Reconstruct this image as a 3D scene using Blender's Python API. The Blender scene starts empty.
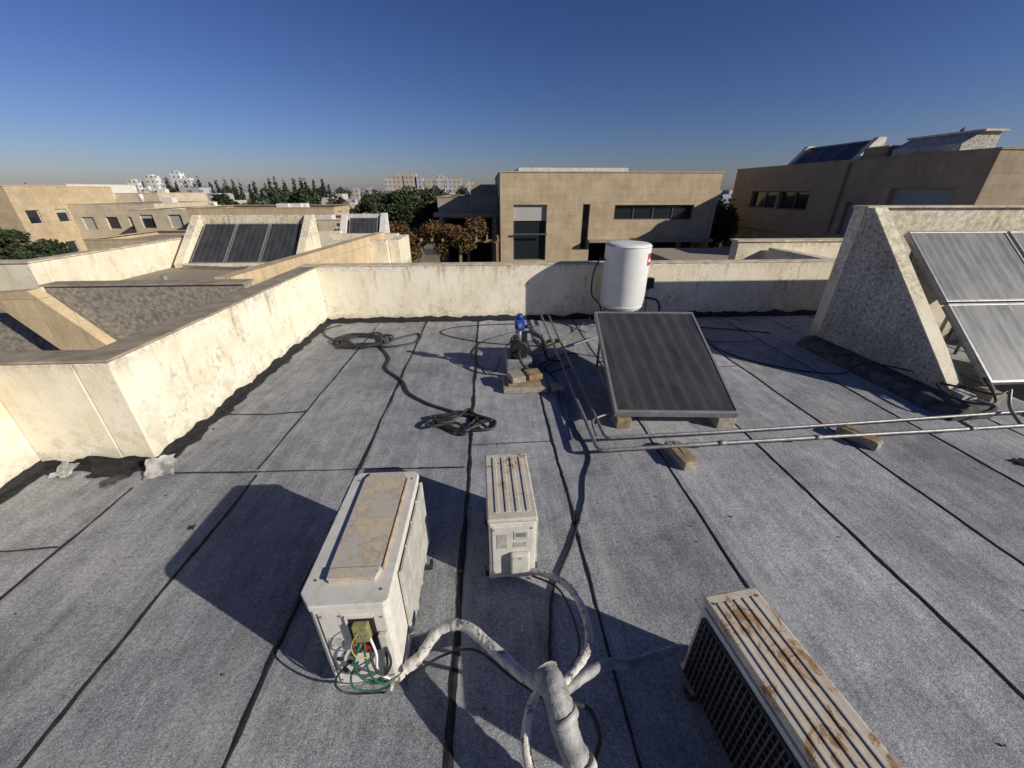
import bpy, math, random
from mathutils import Vector, Matrix, noise as mnoise
random.seed(7)
S=bpy.context.scene
COL=S.collection
# ---------------------------------------------------------------- helpers
def empty(name):
    e=bpy.data.objects.new(name,None); COL.objects.link(e); e.empty_display_size=.2; return e
def mesh(name,vs,fs,mat=None,parent=None,mi=None,smooth=False):
    me=bpy.data.meshes.new(name); me.from_pydata([tuple(v) for v in vs],[],fs)
    if mat is not None:
        for m in (mat if isinstance(mat,(list,tuple)) else [mat]): me.materials.append(m)
    if mi:
        for p,i in zip(me.polygons,mi): p.material_index=i
    if smooth:
        for p in me.polygons: p.use_smooth=True
    me.update()
    o=bpy.data.objects.new(name,me); COL.objects.link(o)
    if parent: o.parent=parent
    return o
def bev(o,w,seg=2):
    m=o.modifiers.new('b','BEVEL'); m.width=w; m.segments=seg; m.limit_method='ANGLE'; m.angle_limit=math.radians(40)
def box(name,x0,x1,y0,y1,z0,z1,mat,parent=None,bevel=0,T=None,seg=2):
    vs=[Vector((x,y,z)) for x in (x0,x1) for y in (y0,y1) for z in (z0,z1)]
    if T is not None: vs=[T@v for v in vs]
    fs=[(0,1,3,2),(4,6,7,5),(0,4,5,1),(2,3,7,6),(0,2,6,4),(1,5,7,3)]
    o=mesh(name,vs,fs,mat,parent)
    if bevel: bev(o,bevel,seg)
    return o
def prism(name,poly,h0,h1,axis,mat,parent=None,bevel=0):
    n=len(poly)
    if axis=='x': vs=[(h0,a,b) for a,b in poly]+[(h1,a,b) for a,b in poly]
    elif axis=='y': vs=[(a,h0,b) for a,b in poly]+[(a,h1,b) for a,b in poly]
    else: vs=[(a,b,h0) for a,b in poly]+[(a,b,h1) for a,b in poly]
    fs=[tuple(range(n)),tuple(range(2*n-1,n-1,-1))]+[(i,n+i,n+(i+1)%n,(i+1)%n) for i in range(n)]
    o=mesh(name,vs,fs,mat,parent)
    if bevel: bev(o,bevel)
    me=o.data
    import bmesh
    bm=bmesh.new(); bm.from_mesh(me); bmesh.ops.recalc_face_normals(bm,faces=bm.faces); bm.to_mesh(me); bm.free()
    return o
def cyl(name,p0,p1,r,mat,parent=None,r1=None,n=24,bevel=0,smooth=True):
    p0=Vector(p0);p1=Vector(p1);d=(p1-p0).normalized()
    a=d.orthogonal().normalized();b=d.cross(a); r1=r if r1 is None else r1
    vs=[];fs=[]
    for p,rr in ((p0,r),(p1,r1)):
        for i in range(n):
            t=2*math.pi*i/n; vs.append(p+a*math.cos(t)*rr+b*math.sin(t)*rr)
    fs=[(i,(i+1)%n,n+(i+1)%n,n+i) for i in range(n)]+[tuple(range(n-1,-1,-1)),tuple(range(n,2*n))]
    o=mesh(name,vs,fs,mat,parent)
    if smooth:
        for p in o.data.polygons[:n]: p.use_smooth=True
    if bevel: bev(o,bevel,3)
    return o
def catmull(pts,k=8):
    P=[Vector(p) for p in pts]; n=len(P); out=[]
    for i in range(n-1):
        p0=P[max(i-1,0)];p1=P[i];p2=P[i+1];p3=P[min(i+2,n-1)]
        for j in range(k):
            t=j/k
            out.append(.5*((2*p1)+(p2-p0)*t+(2*p0-5*p1+4*p2-p3)*t*t+(3*p1-p0-3*p2+p3)*t**3))
    out.append(P[-1]); return out
def tube(name,pts,r,mat,parent=None,k=8,res=4,wob=0,rv=0):
    P=catmull(pts,k) if k>1 else [Vector(p) for p in pts]
    cu=bpy.data.curves.new(name,'CURVE'); cu.dimensions='3D'; sp=cu.splines.new('POLY'); sp.points.add(len(P)-1)
    for i,p in enumerate(P):
        q=p+Vector((random.uniform(-wob,wob),random.uniform(-wob,wob),0))
        sp.points[i].co=(*q,1); sp.points[i].radius=1+random.uniform(-rv,rv)
    sp.use_smooth=True
    cu.bevel_depth=r; cu.bevel_resolution=res; cu.use_fill_caps=True; cu.materials.append(mat)
    o=bpy.data.objects.new(name,cu); COL.objects.link(o)
    if parent: o.parent=parent
    return o
# ---------------------------------------------------------------- materials
class NB:
    def __init__(s,name):
        s.m=bpy.data.materials.new(name); s.m.use_nodes=True; s.t=s.m.node_tree; s.p=s.t.nodes['Principled BSDF']
        tc=s.t.nodes.new('ShaderNodeNewGeometry'); s.pos=tc.outputs['Position']; s.nrm=tc.outputs['Normal']
    def N(s,k,**kw):
        n=s.t.nodes.new(k)
        for a,b in kw.items(): setattr(n,a,b)
        return n
    def L(s,a,b): s.t.links.new(a,b)
    def scaled(s,v,sc):
        m=s.N('ShaderNodeMapping'); m.inputs['Scale'].default_value=sc if hasattr(sc,'__len__') else (sc,)*3; s.L(v,m.inputs['Vector']); return m.outputs[0]
    def noise(s,scale,detail=5,rough=.6,vec=None,stretch=None,dist=0):
        n=s.N('ShaderNodeTexNoise'); n.inputs['Scale'].default_value=scale; n.inputs['Detail'].default_value=detail; n.inputs['Roughness'].default_value=rough; n.inputs['Distortion'].default_value=dist
        v=vec or s.pos
        if stretch: v=s.scaled(v,stretch)
        s.L(v,n.inputs['Vector']); return n.outputs['Fac']
    def ramp(s,fac,stops,interp='LINEAR'):
        r=s.N('ShaderNodeValToRGB'); r.color_ramp.interpolation=interp; e=r.color_ramp.elements
        while len(e)>2: e.remove(e[-1])
        for i,(p,c) in enumerate(stops):
            if i>1: e.new(p)
            e[i].position=p; c=c if hasattr(c,'__len__') else (c,c,c); e[i].color=tuple(c)+(1,)
        s.L(fac,r.inputs[0]); return r.outputs[0]
    def mix(s,fac,a,b,mode='MIX'):
        m=s.N('ShaderNodeMix',data_type='RGBA',blend_type=mode)
        for inp,v in ((m.inputs[0],fac),(m.inputs[6],a),(m.inputs[7],b)):
            if isinstance(v,(int,float)): inp.default_value=v
            elif isinstance(v,tuple): inp.default_value=v+(1,) if len(v)==3 else v
            else: s.L(v,inp)
        return m.outputs[2]
    def math(s,op,a,b=0):
        m=s.N('ShaderNodeMath',operation=op)
        for inp,v in ((m.inputs[0],a),(m.inputs[1],b)):
            if isinstance(v,(int,float)): inp.default_value=v
            else: s.L(v,inp)
        return m.outputs[0]
    def sep(s,v=None):
        n=s.N('ShaderNodeSeparateXYZ'); s.L(v or s.pos,n.inputs[0]); return n.outputs
    def comb(s,x,y,z=0):
        n=s.N('ShaderNodeCombineXYZ')
        for inp,v in zip(n.inputs,(x,y,z)):
            if isinstance(v,(int,float)): inp.default_value=v
            else: s.L(v,inp)
        return n.outputs[0]
    def bump(s,h,strength=.3,dist=.01,prev=None):
        b=s.N('ShaderNodeBump'); b.inputs['Strength'].default_value=strength; b.inputs['Distance'].default_value=dist; s.L(h,b.inputs['Height'])
        if prev is not None: s.L(prev,b.inputs['Normal'])
        return b.outputs[0]
    def done(s,col=None,rough=.8,nor=None,metal=0,spec=.5,coat=0):
        p=s.p
        if col is not None:
            if isinstance(col,tuple): p.inputs['Base Color'].default_value=col+(1,)
            else: s.L(col,p.inputs['Base Color'])
        if isinstance(rough,(int,float)): p.inputs['Roughness'].default_value=rough
        else: s.L(rough,p.inputs['Roughness'])
        p.inputs['Metallic'].default_value=metal; p.inputs['Specular IOR Level'].default_value=spec; p.inputs['Coat Weight'].default_value=coat
        if nor is not None: s.L(nor,p.inputs['Normal'])
        return s.m
def simple(name,c,c2=None,scale=6,rough=.7,bump=.2,bs=None,metal=0,spec=.4,lo=.35,hi=.65,coat=0):
    b=NB(name); c2=c2 or tuple(v*.75 for v in c)
    col=b.ramp(b.noise(scale,6),[(lo,c),(hi,c2)])
    nor=b.bump(b.noise(bs or scale*6,3),bump,.005) if bump else None
    return b.done(col,rough,nor,metal,spec,coat)

SEAMS=[-3.12,-2.16,-1.24,-.24,.61,1.62,2.66,3.62,4.6,5.55,6.5,7.5,8.5,9.5,10.5,11.5]
def m_felt():
    b=NB('bitumen_felt')
    x,y,z=b.sep()
    q=b.math('DIVIDE',b.math('ADD',x,.24),.96)
    idx=b.math('FLOOR',q); fr=b.math('FRACT',q)
    wn=b.N('ShaderNodeTexWhiteNoise'); wn.noise_dimensions='1D'; b.L(idx,wn.inputs['W'])
    fine=b.noise(170,3,.75)
    coarse=b.noise(48,4,.75)
    grain=b.ramp(fine,[(.34,(.122,.13,.142)),(.50,(.282,.295,.315)),(.68,(.60,.61,.625))])
    c=b.mix(.85,grain,b.ramp(coarse,[(.33,.62),(.5,1.0),(.68,1.3)]),'MULTIPLY')
    med=b.noise(6,6,.72)
    c=b.mix(.85,c,b.ramp(med,[(.3,.68),(.5,1.0),(.70,1.22)]),'MULTIPLY')
    big=b.noise(.9,4,.55)
    c=b.mix(.9,c,b.ramp(big,[(.34,(.70,.71,.73)),(.5,(1,1,1)),(.66,(1.24,1.22,1.18))]),'MULTIPLY')
    c=b.mix(1,c,b.ramp(wn.outputs['Value'],[(0,.82),(1,1.14)]),'MULTIPLY')
    st=b.noise(4,6,.75,stretch=(3,.35,1))
    c=b.mix(.85,c,b.ramp(st,[(.34,.74),(.62,1.2)]),'MULTIPLY')
    sel=b.math('MULTIPLY',b.ramp(fr,[(.03,1.),(.13,0.)]),b.ramp(b.noise(5,4,.7,stretch=(1,.4,1)),[(.42,0.),(.6,1.)]))
    c=b.mix(b.math('MULTIPLY',sel,.4),c,(.47,.465,.45))
    du=b.math('MULTIPLY',b.ramp(b.noise(1.7,6,.7,dist=.5),[(.52,0.),(.66,1.)]),b.ramp(coarse,[(.38,.3),(.6,1.)]))
    c=b.mix(b.math('MULTIPLY',du,.36),c,(.50,.49,.47))
    sp=b.ramp(b.noise(30,3,.5),[(.72,0.),(.77,1.)])
    c=b.mix(b.math('MULTIPLY',sp,.55),c,(.62,.62,.60))
    dk=b.ramp(b.noise(14,4,.65),[(.26,1.),(.32,0.)])
    c=b.mix(b.math('MULTIPLY',dk,.55),c,(.07,.07,.075))
    n=b.bump(coarse,.45,.008); n=b.bump(b.noise(4,3),.35,.025,n)
    return b.done(c,.9,n,spec=.3)
def m_cream(name='cream_render',top=1.05,base=(.81,.755,.61),dirty=.82,z0=0.):
    b=NB(name); x,y,z=b.sep()
    c=b.ramp(b.noise(2.2,6,.65),[(.3,(base[0]*.88,base[1]*.85,base[2]*.78)),(.55,base),(.75,(base[0]*1.02,base[1]*1.04,base[2]*1.10))])
    h=b.math('DIVIDE',b.math('SUBTRACT',z,z0),top-z0)
    tan=b.ramp(b.noise(1.5,6,.72),[(.52,0.),(.64,1.)])
    c=b.mix(b.math('MULTIPLY',tan,.36*dirty),c,(.60,.48,.29))
    dr=b.noise(9,5,.72,stretch=(1,1,.14))
    reg=b.ramp(b.noise(.9,3,.6),[(.42,.15),(.6,1.)])
    msk=b.math('MULTIPLY',b.math('MULTIPLY',b.ramp(dr,[(.53,0.),(.63,1.)]),reg),b.ramp(h,[(.3,.05),(.98,1.)]))
    c=b.mix(b.math('MULTIPLY',msk,.8*dirty),c,(.22,.18,.125))
    bln=b.noise(15,8,.8)
    clus=b.ramp(b.noise(1.8,5,.65),[(.48,0.),(.64,1.)])
    bl=b.math('MULTIPLY',b.ramp(bln,[(.53,0.),(.59,1.)]),clus)
    c=b.mix(b.math('MULTIPLY',bl,.7*dirty),c,(.15,.13,.10))
    pe=b.math('MULTIPLY',b.ramp(b.noise(4.5,8,.78),[(.53,0.),(.55,1.)]),b.ramp(h,[(.1,1.),(.65,.0)]))
    c=b.mix(b.math('MULTIPLY',pe,.65*dirty),c,(.44,.41,.34))
    splash=b.math('MULTIPLY',b.ramp(h,[(.0,1.),(.16,0.)]),b.ramp(b.noise(12,5,.7),[(.35,.3),(.6,1.)]))
    c=b.mix(b.math('MULTIPLY',splash,.7*dirty),c,(.14,.125,.10))
    edge=b.math('MULTIPLY',b.ramp(h,[(.88,0.),(.99,1.)]),b.ramp(b.noise(14,5,.75),[(.45,0.),(.58,1.)]))
    c=b.mix(b.math('MULTIPLY',edge,.6*dirty),c,(.2,.165,.115))
    nn=b.bump(b.noise(60,4),.35,.006); nn=b.bump(bln,.4,.01,nn)
    return b.done(c,.9,nn,spec=.2)
def m_stone(name,c1,c2,bw=.5,bh=.25):
    b=NB(name); x,y,z=b.sep()
    v=b.comb(b.math('ADD',x,y),z)
    br=b.N('ShaderNodeTexBrick'); b.L(v,br.inputs['Vector']); br.inputs['Scale'].default_value=1; br.inputs['Brick Width'].default_value=bw; br.inputs['Row Height'].default_value=bh
    br.inputs['Mortar Size'].default_value=.006; br.inputs['Color1'].default_value=c1+(1,); br.inputs['Color2'].default_value=c2+(1,); br.inputs['Mortar'].default_value=tuple(v*.78 for v in c2)+(1,)
    c=b.mix(.8,br.outputs['Color'],b.ramp(b.noise(1.1,6,.7),[(.3,.74),(.55,1.),(.8,1.12)]),'MULTIPLY')
    c=b.mix(.55,c,b.ramp(b.noise(5,6,.75,stretch=(1,1,.2)),[(.35,.72),(.6,1.05)]),'MULTIPLY')
    c=b.mix(.5,c,b.ramp(b.noise(24,4,.7),[(.35,.8),(.65,1.12)]),'MULTIPLY')
    return b.done(c,.85,b.bump(b.noise(30,4),.3,.01),spec=.25)
def m_stucco():
    b=NB('rough_dirty_stucco')
    f=b.noise(22,6,.8)
    v=b.N('ShaderNodeTexVoronoi'); v.feature='DISTANCE_TO_EDGE'; v.inputs['Scale'].default_value=13
    d=b.N('ShaderNodeTexNoise'); d.inputs['Scale'].default_value=9; b.L(b.pos,d.inputs['Vector'])
    vv=b.N('ShaderNodeVectorMath',operation='ADD'); sc=b.N('ShaderNodeVectorMath',operation='SCALE'); sc.inputs['Scale'].default_value=.3; b.L(d.outputs['Color'],sc.inputs[0]); b.L(b.pos,vv.inputs[0]); b.L(sc.outputs[0],vv.inputs[1]); b.L(vv.outputs[0],v.inputs['Vector'])
    c=b.ramp(f,[(.36,(.20,.185,.165)),(.46,(.56,.53,.48)),(.62,(.86,.83,.76))])
    c=b.mix(.6,c,b.ramp(v.outputs['Distance'],[(.0,.55),(.10,1.)]),'MULTIPLY')
    c=b.mix(.75,c,b.ramp(b.noise(1.5,6,.7),[(.35,(.70,.67,.61)),(.65,(1.05,1.05,1.05))]),'MULTIPLY')
    c=b.mix(.5,c,b.ramp(b.noise(5,6,.75,stretch=(1,1,.2)),[(.38,.6),(.58,1.05)]),'MULTIPLY')
    return b.done(c,.95,b.bump(f,1.,.03),spec=.15)
def m_rusttop(name,base,amount=.5,rc=(.30,.16,.07)):
    b=NB(name)
    c=b.ramp(b.noise(7,5),[(.3,tuple(v*.80 for v in base)),(.7,base)])
    dirt=b.ramp(b.noise(22,6,.75,stretch=(1,1,.5)),[(.5,0.),(.66,1.)])
    c=b.mix(b.math('MULTIPLY',dirt,.35),c,(.36,.31,.23))
    nf=b.noise(9,8,.75,dist=.7)
    r=b.ramp(nf,[(amount,0.),(amount+.04,1.)])
    rr=b.ramp(b.noise(40,4,.7),[(.3,tuple(v*.55 for v in rc)),(.7,tuple(min(1,v*1.25) for v in rc))])
    halo=b.ramp(nf,[(amount-.12,0.),(amount,1.)])
    c=b.mix(b.math('MULTIPLY',halo,.5),c,(.50,.37,.22))
    c=b.mix(r,c,rr)
    return b.done(c,.72,b.bump(b.noise(30,4),.25,.004),spec=.35)
def m_plate():
    b=NB('stained_cover_board')
    f=b.noise(6.5,7,.66,dist=.35)
    c=b.ramp(f,[(.44,(.56,.47,.34)),(.472,(.50,.41,.29)),(.480,(.33,.24,.15)),(.490,(.47,.43,.365)),(.60,(.51,.475,.41)),(.606,(.37,.28,.19)),(.615,(.56,.47,.35))])
    f2=b.noise(26,6,.75)
    c=b.mix(b.math('MULTIPLY',b.ramp(f2,[(.57,0.),(.64,1.)]),.45),c,(.32,.23,.14))
    c=b.mix(.5,c,b.ramp(b.noise(120,3,.7),[(.3,.82),(.7,1.1)]),'MULTIPLY')
    return b.done(c,.88,b.bump(f2,.25,.002),spec=.2)
def m_collector(name,fin=.11,tint=(.035,.037,.042),dusty=.2,dc=(.21,.20,.18),rg=(.2,.4)):
    b=NB(name); x,y,z=b.sep()
    s=b.math('SINE',b.math('MULTIPLY',x,2*math.pi/fin))
    c=b.ramp(s,[(.0,tint),(.55,tuple(v*1.3 for v in tint)),(.93,tuple(v*1.6 for v in tint))])
    dust=b.noise(3,6,.65,stretch=(2.0,.7,.7))
    c=b.mix(b.math('MULTIPLY',b.ramp(dust,[(.3,.1),(.7,1.)]),dusty),c,dc)
    return b.done(c,b.ramp(dust,[(.3,rg[0]),(.7,rg[1])]),None,spec=.5)
def m_wrap():
    b=NB('wrapped_pipe_insulation')
    c=b.ramp(b.noise(28,6,.75),[(.38,(.14,.13,.11)),(.45,(.52,.50,.45)),(.7,(.72,.70,.64))])
    w=b.N('ShaderNodeTexWave'); w.inputs['Scale'].default_value=7; w.inputs['Distortion'].default_value=14; w.inputs['Detail'].default_value=4; b.L(b.pos,w.inputs['Vector'])
    n=b.bump(w.outputs['Fac'],.3,.005); n=b.bump(b.noise(34,4),.8,.008,n)
    return b.done(c,.65,n)
def m_city(name,c1,win=(.16,.17,.19),w=3.2,h=3.0):
    b=NB(name); x,y,z=b.sep()
    u=b.math('ADD',x,b.math('MULTIPLY',y,.7))
    fx=b.math('FRACT',b.math('DIVIDE',u,w)); fz=b.math('FRACT',b.math('DIVIDE',z,h))
    mx=b.math('MULTIPLY',b.math('GREATER_THAN',fx,.32),b.math('LESS_THAN',fx,.72))
    mz=b.math('MULTIPLY',b.math('GREATER_THAN',fz,.35),b.math('LESS_THAN',fz,.78))
    nz=b.N('ShaderNodeSeparateXYZ'); b.L(b.nrm,nz.inputs[0])
    side=b.math('LESS_THAN',nz.outputs[2],.5)
    m=b.math('MULTIPLY',b.math('MULTIPLY',mx,mz),side)
    c=b.mix(m,b.ramp(b.noise(.3,3),[(.3,tuple(v*.85 for v in c1)),(.7,c1)]),win)
    return b.done(c,.8)

FELT=m_felt(); CREAM=m_cream(); CREAM2=m_cream('cream_render_far',1.1,(.76,.70,.55),.75,.2)
TAR=simple('tar_seam',(.012,.012,.013),(.03,.03,.032),20,.65,.6,spec=.3)
TARG=simple('tar_flashing',(.035,.035,.036),(.12,.12,.12),9,.85,.6)
SILVER=simple('flaking_silver_coat',(.48,.47,.45),(.20,.20,.19),11,.75,.8,lo=.42,hi=.60)
COPE=simple('coping_stone',(.38,.325,.245),(.22,.185,.135),5,.85,.4)
COPEL=simple('coping_render',(.68,.61,.47),(.38,.32,.23),6,.88,.4)
STONE=m_stone('travertine_block',(.555,.45,.30),(.505,.405,.265),.6,.3)
STONE_G=m_stone('travertine_grey',(.40,.345,.275),(.36,.31,.245),.6,.3)
STONE_P=m_stone('travertine_slab',(.60,.475,.30),(.53,.415,.255),.45,.9)
STUCCO=m_stucco()
GREYREND=simple('grey_rough_render',(.38,.345,.29),(.19,.17,.145),16,.95,.8,lo=.35,hi=.62)
GRAVEL=simple('roof_gravel',(.48,.41,.31),(.16,.13,.10),40,.95,1.0,lo=.35,hi=.65)
WHITE=simple('white_paint',(.74,.74,.73),(.66,.66,.64),5,.45,.05)
WHITEH=simple('white_painted_masonry',(.70,.68,.63),(.52,.49,.43),5,.85,.3)
ACW=m_rusttop('ac_casing',(.67,.65,.59),.70)
ACTOP=m_rusttop('ac_lid_rusty',(.60,.575,.50),.575,(.25,.15,.085))
ACTOP3=m_rusttop('ac_lid_rustier',(.60,.56,.47),.535,(.33,.20,.10))
PLATE=m_plate()
DARK=simple('dark_plastic',(.02,.02,.022),None,20,.5,.1)
BLACKR=simple('black_rubber',(.016,.016,.017),(.04,.04,.04),12,.5,.2)
GRAYPL=simple('grey_plastic',(.24,.25,.26),(.16,.16,.17),12,.55,.2)
STEEL=simple('galvanised_steel',(.30,.30,.29),(.18,.17,.155),18,.5,.2,metal=.4)
ALU=simple('aluminium_frame',(.42,.42,.41),(.30,.30,.29),12,.45,.1,metal=.6)
WRAP=m_wrap()
GWRAP=simple('grey_tape_wrap',(.40,.40,.39),(.17,.17,.17),14,.55,.9)
CONC=simple('concrete_block',(.40,.37,.31),(.24,.215,.17),18,.92,.9)
WOOD=simple('weathered_wood',(.36,.27,.16),(.18,.13,.075),10,.85,.5)
BLUE=simple('blue_plastic',(.02,.06,.34),(.02,.045,.24),8,.4,.1)
RED=simple('red_label',(.50,.02,.02),None,8,.4,.0)
YELLOW=simple('yellow_wire',(.42,.36,.06),None,8,.4,.0)
GREENW=simple('green_wire',(.012,.11,.06),(.01,.08,.045),8,.45,.0)
LABEL=simple('paper_label',(.50,.49,.45),(.30,.29,.27),60,.6,.0)
SPEC=simple('component_brown',(.30,.20,.10),(.15,.10,.05),20,.6,.2)
GLASS=NB('window_glass').done((.02,.025,.03),.08,None,0,.6)
SHUT=simple('roller_shutter',(.46,.45,.42),(.38,.37,.35),20,.6,.2)
SHUTB=simple('roller_shutter_grey',(.30,.32,.36),(.25,.27,.30),20,.6,.2)
FRAME=simple('window_frame',(.10,.10,.10),None,10,.5,.0)
FRAMEW=simple('window_frame_light',(.55,.54,.52),None,10,.5,.0)
DKIN=simple('interior_dark',(.03,.028,.025),None,4,.9,.0)
BARK=simple('bark',(.10,.07,.045),(.06,.04,.03),15,.9,.6)
TAPE=simple('tape_light',(.50,.50,.48),(.30,.30,.29),12,.55,.4)
G=simple('ac_grille_white',(.56,.55,.50),(.40,.39,.35),14,.55,.1)
def leafm(n,c): 
    b=NB(n); m=b.done(b.ramp(b.noise(1.3,4),[(.35,tuple(v*.6 for v in c)),(.65,c)]),.6,None,spec=.3); return m
LEAF=[leafm('leaf_dark',(.030,.043,.018)),leafm('leaf_mid',(.05,.07,.028)),leafm('leaf_light',(.085,.10,.045))]
LEAFD=[leafm('leaf_far_a',(.045,.06,.04)),leafm('leaf_far_b',(.06,.075,.05)),leafm('leaf_far_c',(.085,.10,.07))]  # duller leaf colours, distance haze painted into them
LEAFO=[leafm('leaf_rust',(.13,.065,.025)),leafm('leaf_ochre',(.19,.12,.045)),leafm('leaf_olive',(.06,.065,.025))]
COLL=m_collector('collector_absorber',.16,(.028,.030,.034))
COLL2=m_collector('dusty_collector_glass',.12,(.115,.122,.122),.6,(.30,.30,.28),(.35,.55))

# ---------------------------------------------------------------- facade with real openings
def facade(name,o,u,W,z0,z1,n,ops,mat,parent,depth=.18,frame=FRAME):
    o=Vector((o[0],o[1],0));u=Vector((u[0],u[1],0)).normalized();n=Vector((n[0],n[1],0)).normalized()
    us=sorted({0,W,*[q for a in ops for q in a[:2]]}); zs=sorted({z0,z1,*[q for a in ops for q in a[2:4]]})
    vs=[];fs=[];mi=[]
    def quad(pts,m=0):
        b=len(vs); vs.extend(pts); fs.append((b,b+1,b+2,b+3)); mi.append(m)
    def P(a,z,d=0): return o+u*a+Vector((0,0,z))-n*d
    for i in range(len(us)-1):
        for j in range(len(zs)-1):
            cu=(us[i]+us[i+1])/2;cz=(zs[j]+zs[j+1])/2
            if any(a[0]<cu<a[1] and a[2]<cz<a[3] for a in ops): continue
            quad([P(us[i],zs[j]),P(us[i+1],zs[j]),P(us[i+1],zs[j+1]),P(us[i],zs[j+1])])
    for (a,b,c,d,kind) in ops:
        dp=depth if kind!='deep' else 1.6
        quad([P(a,c),P(b,c),P(b,c,dp),P(a,c,dp)]);quad([P(a,d,dp),P(b,d,dp),P(b,d),P(a,d)])
        quad([P(a,c,dp),P(a,d,dp),P(a,d),P(a,c)]);quad([P(b,c),P(b,d),P(b,d,dp),P(b,c,dp)])
        m={'glass':1,'deep':2,'shut':3,'shutb':4,'half':1}[kind]
        quad([P(a,c,dp),P(b,c,dp),P(b,d,dp),P(a,d,dp)],m)
        if kind=='half':
            zc=d-(d-c)*.28; quad([P(a,zc,dp-.05),P(b,zc,dp-.05),P(b,d,dp-.05),P(a,d,dp-.05)],3)
        if kind in('shut','shutb'):
            nn=int((d-c)/.12)
            for i in range(nn):
                zz=c+(d-c)*(i+.5)/nn; quad([P(a,zz-.035,dp-.012),P(b,zz-.035,dp-.012),P(b,zz+.035,dp-.022),P(a,zz+.035,dp-.022)],m)
        if kind in('glass','half'):
            t=.05
            def bar(a0,a1,c0,c1):
                quad([P(a0,c0,dp-.04),P(a1,c0,dp-.04),P(a1,c1,dp-.04),P(a0,c1,dp-.04)],5)
                quad([P(a0,c0,dp-.04),P(a0,c1,dp-.04),P(a0,c1,dp),P(a0,c0,dp)],5); quad([P(a1,c0,dp-.04),P(a1,c1,dp-.04),P(a1,c1,dp),P(a1,c0,dp)],5)
            bar(a,a+t,c,d);bar(b-t,b,c,d);bar(a+t,b-t,c,c+t);bar(a+t,b-t,d-t,d)
            k=max(1,round((b-a)/1.1))
            for i in range(1,k): bar(a+(b-a)*i/k-t/2,a+(b-a)*i/k+t/2,c+t,d-t)
    return mesh(name,vs,fs,[mat,GLASS,DKIN,SHUT,SHUTB,frame],parent,mi)
def building(name,x0,x1,y0,y1,z0,z1,mat,ops_s=(),ops_e=(),ops_w=(),roofmat=None,parapet=.0,frame=FRAME):
    e=empty(name)
    facade('wall_front',(x0,y0),(1,0),x1-x0,z0,z1,(0,-1),list(ops_s),mat,e,frame=frame)
    facade('wall_east',(x1,y0),(0,1),y1-y0,z0,z1,(1,0),list(ops_e),mat,e,frame=frame)
    facade('wall_west',(x0,y0),(0,1),y1-y0,z0,z1,(-1,0),list(ops_w),mat,e,frame=frame)
    facade('wall_back',(x0,y1),(1,0),x1-x0,z0,z1,(0,1),[],mat,e)
    mesh('roof',[(x0,y0,z1-parapet),(x1,y0,z1-parapet),(x1,y1,z1-parapet),(x0,y1,z1-parapet)],[(0,1,2,3)],roofmat or GRAVEL,e)
    t=.22; zc=z1
    for nm,a in (('coping_f',(x0-.03,x1+.03,y0-.03,y0+t)),('coping_b',(x0-.03,x1+.03,y1-t,y1+.03)),('coping_l',(x0-.03,x0+t,y0+t,y1-t)),('coping_r',(x1-t,x1+.03,y0+t,y1-t))):
        box(nm,*a,zc+.001,zc+.05,mat,e)
    return e
# ---------------------------------------------------------------- foliage
def foliage(name,clumps,n,size,mats,parent):
    vs=[];fs=[];mi=[]
    tot=sum(r[0]*r[1]*r[2] for c,r in clumps)
    for c,r in clumps:
        k=int(n*r[0]*r[1]*r[2]/tot)+10; base=random.random()
        for _ in range(k):
            d=Vector((random.gauss(0,1),random.gauss(0,1),random.gauss(0,1))).normalized()
            rad=random.random()**.45*(1+.35*mnoise.noise(Vector(c)+d*2.1))
            p=Vector((c[0]+d.x*r[0]*rad,c[1]+d.y*r[1]*rad,c[2]+d.z*r[2]*rad))
            a=Vector((random.gauss(0,1),random.gauss(0,1),random.gauss(0,.7))).normalized(); b_=a.orthogonal().normalized()
            b_=Matrix.Rotation(random.uniform(0,6.28),3,a)@b_; s=size*random.uniform(.5,1.3)
            i=len(vs); vs+= [p-a*s,p+b_*s*.5,p+a*s,p-b_*s*.5]; fs.append((i,i+1,i+2,i+3))
            q=random.random()*.6+base*.4; mi.append(0 if q<.38 else 1 if q<.75 else 2)
    return mesh(name,vs,fs,mats,parent,mi)
def tree(name,x,y,zg,ztop,cr,n=5000,leaf=.14,mats=LEAF,shape=.8):
    e=empty(name); h=ztop-zg; zc=ztop-cr*shape
    cyl('trunk',(x,y,zg),(x+.15,y,zc),max(.08,cr*.09),BARK,e,r1=max(.04,cr*.04),n=10)
    cl=[]
    for i in range(9):
        a=random.uniform(0,6.28); rr=cr*random.uniform(.25,.68); q=(x+math.cos(a)*rr,y+math.sin(a)*rr,zc+random.uniform(-.55,.45)*cr*shape)
        cyl('limb_%d'%i,(x+.1,y,zc-cr*.5),q,cr*.035,BARK,e,r1=cr*.012,n=6)
        s=cr*random.uniform(.32,.5); cl.append((q,(s,s,s*shape)))
    cl.append(((x,y,zc+.2*cr),(cr*.5,cr*.5,cr*.5*shape)))
    foliage('crown',cl,n,leaf,mats,e); return e

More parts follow.
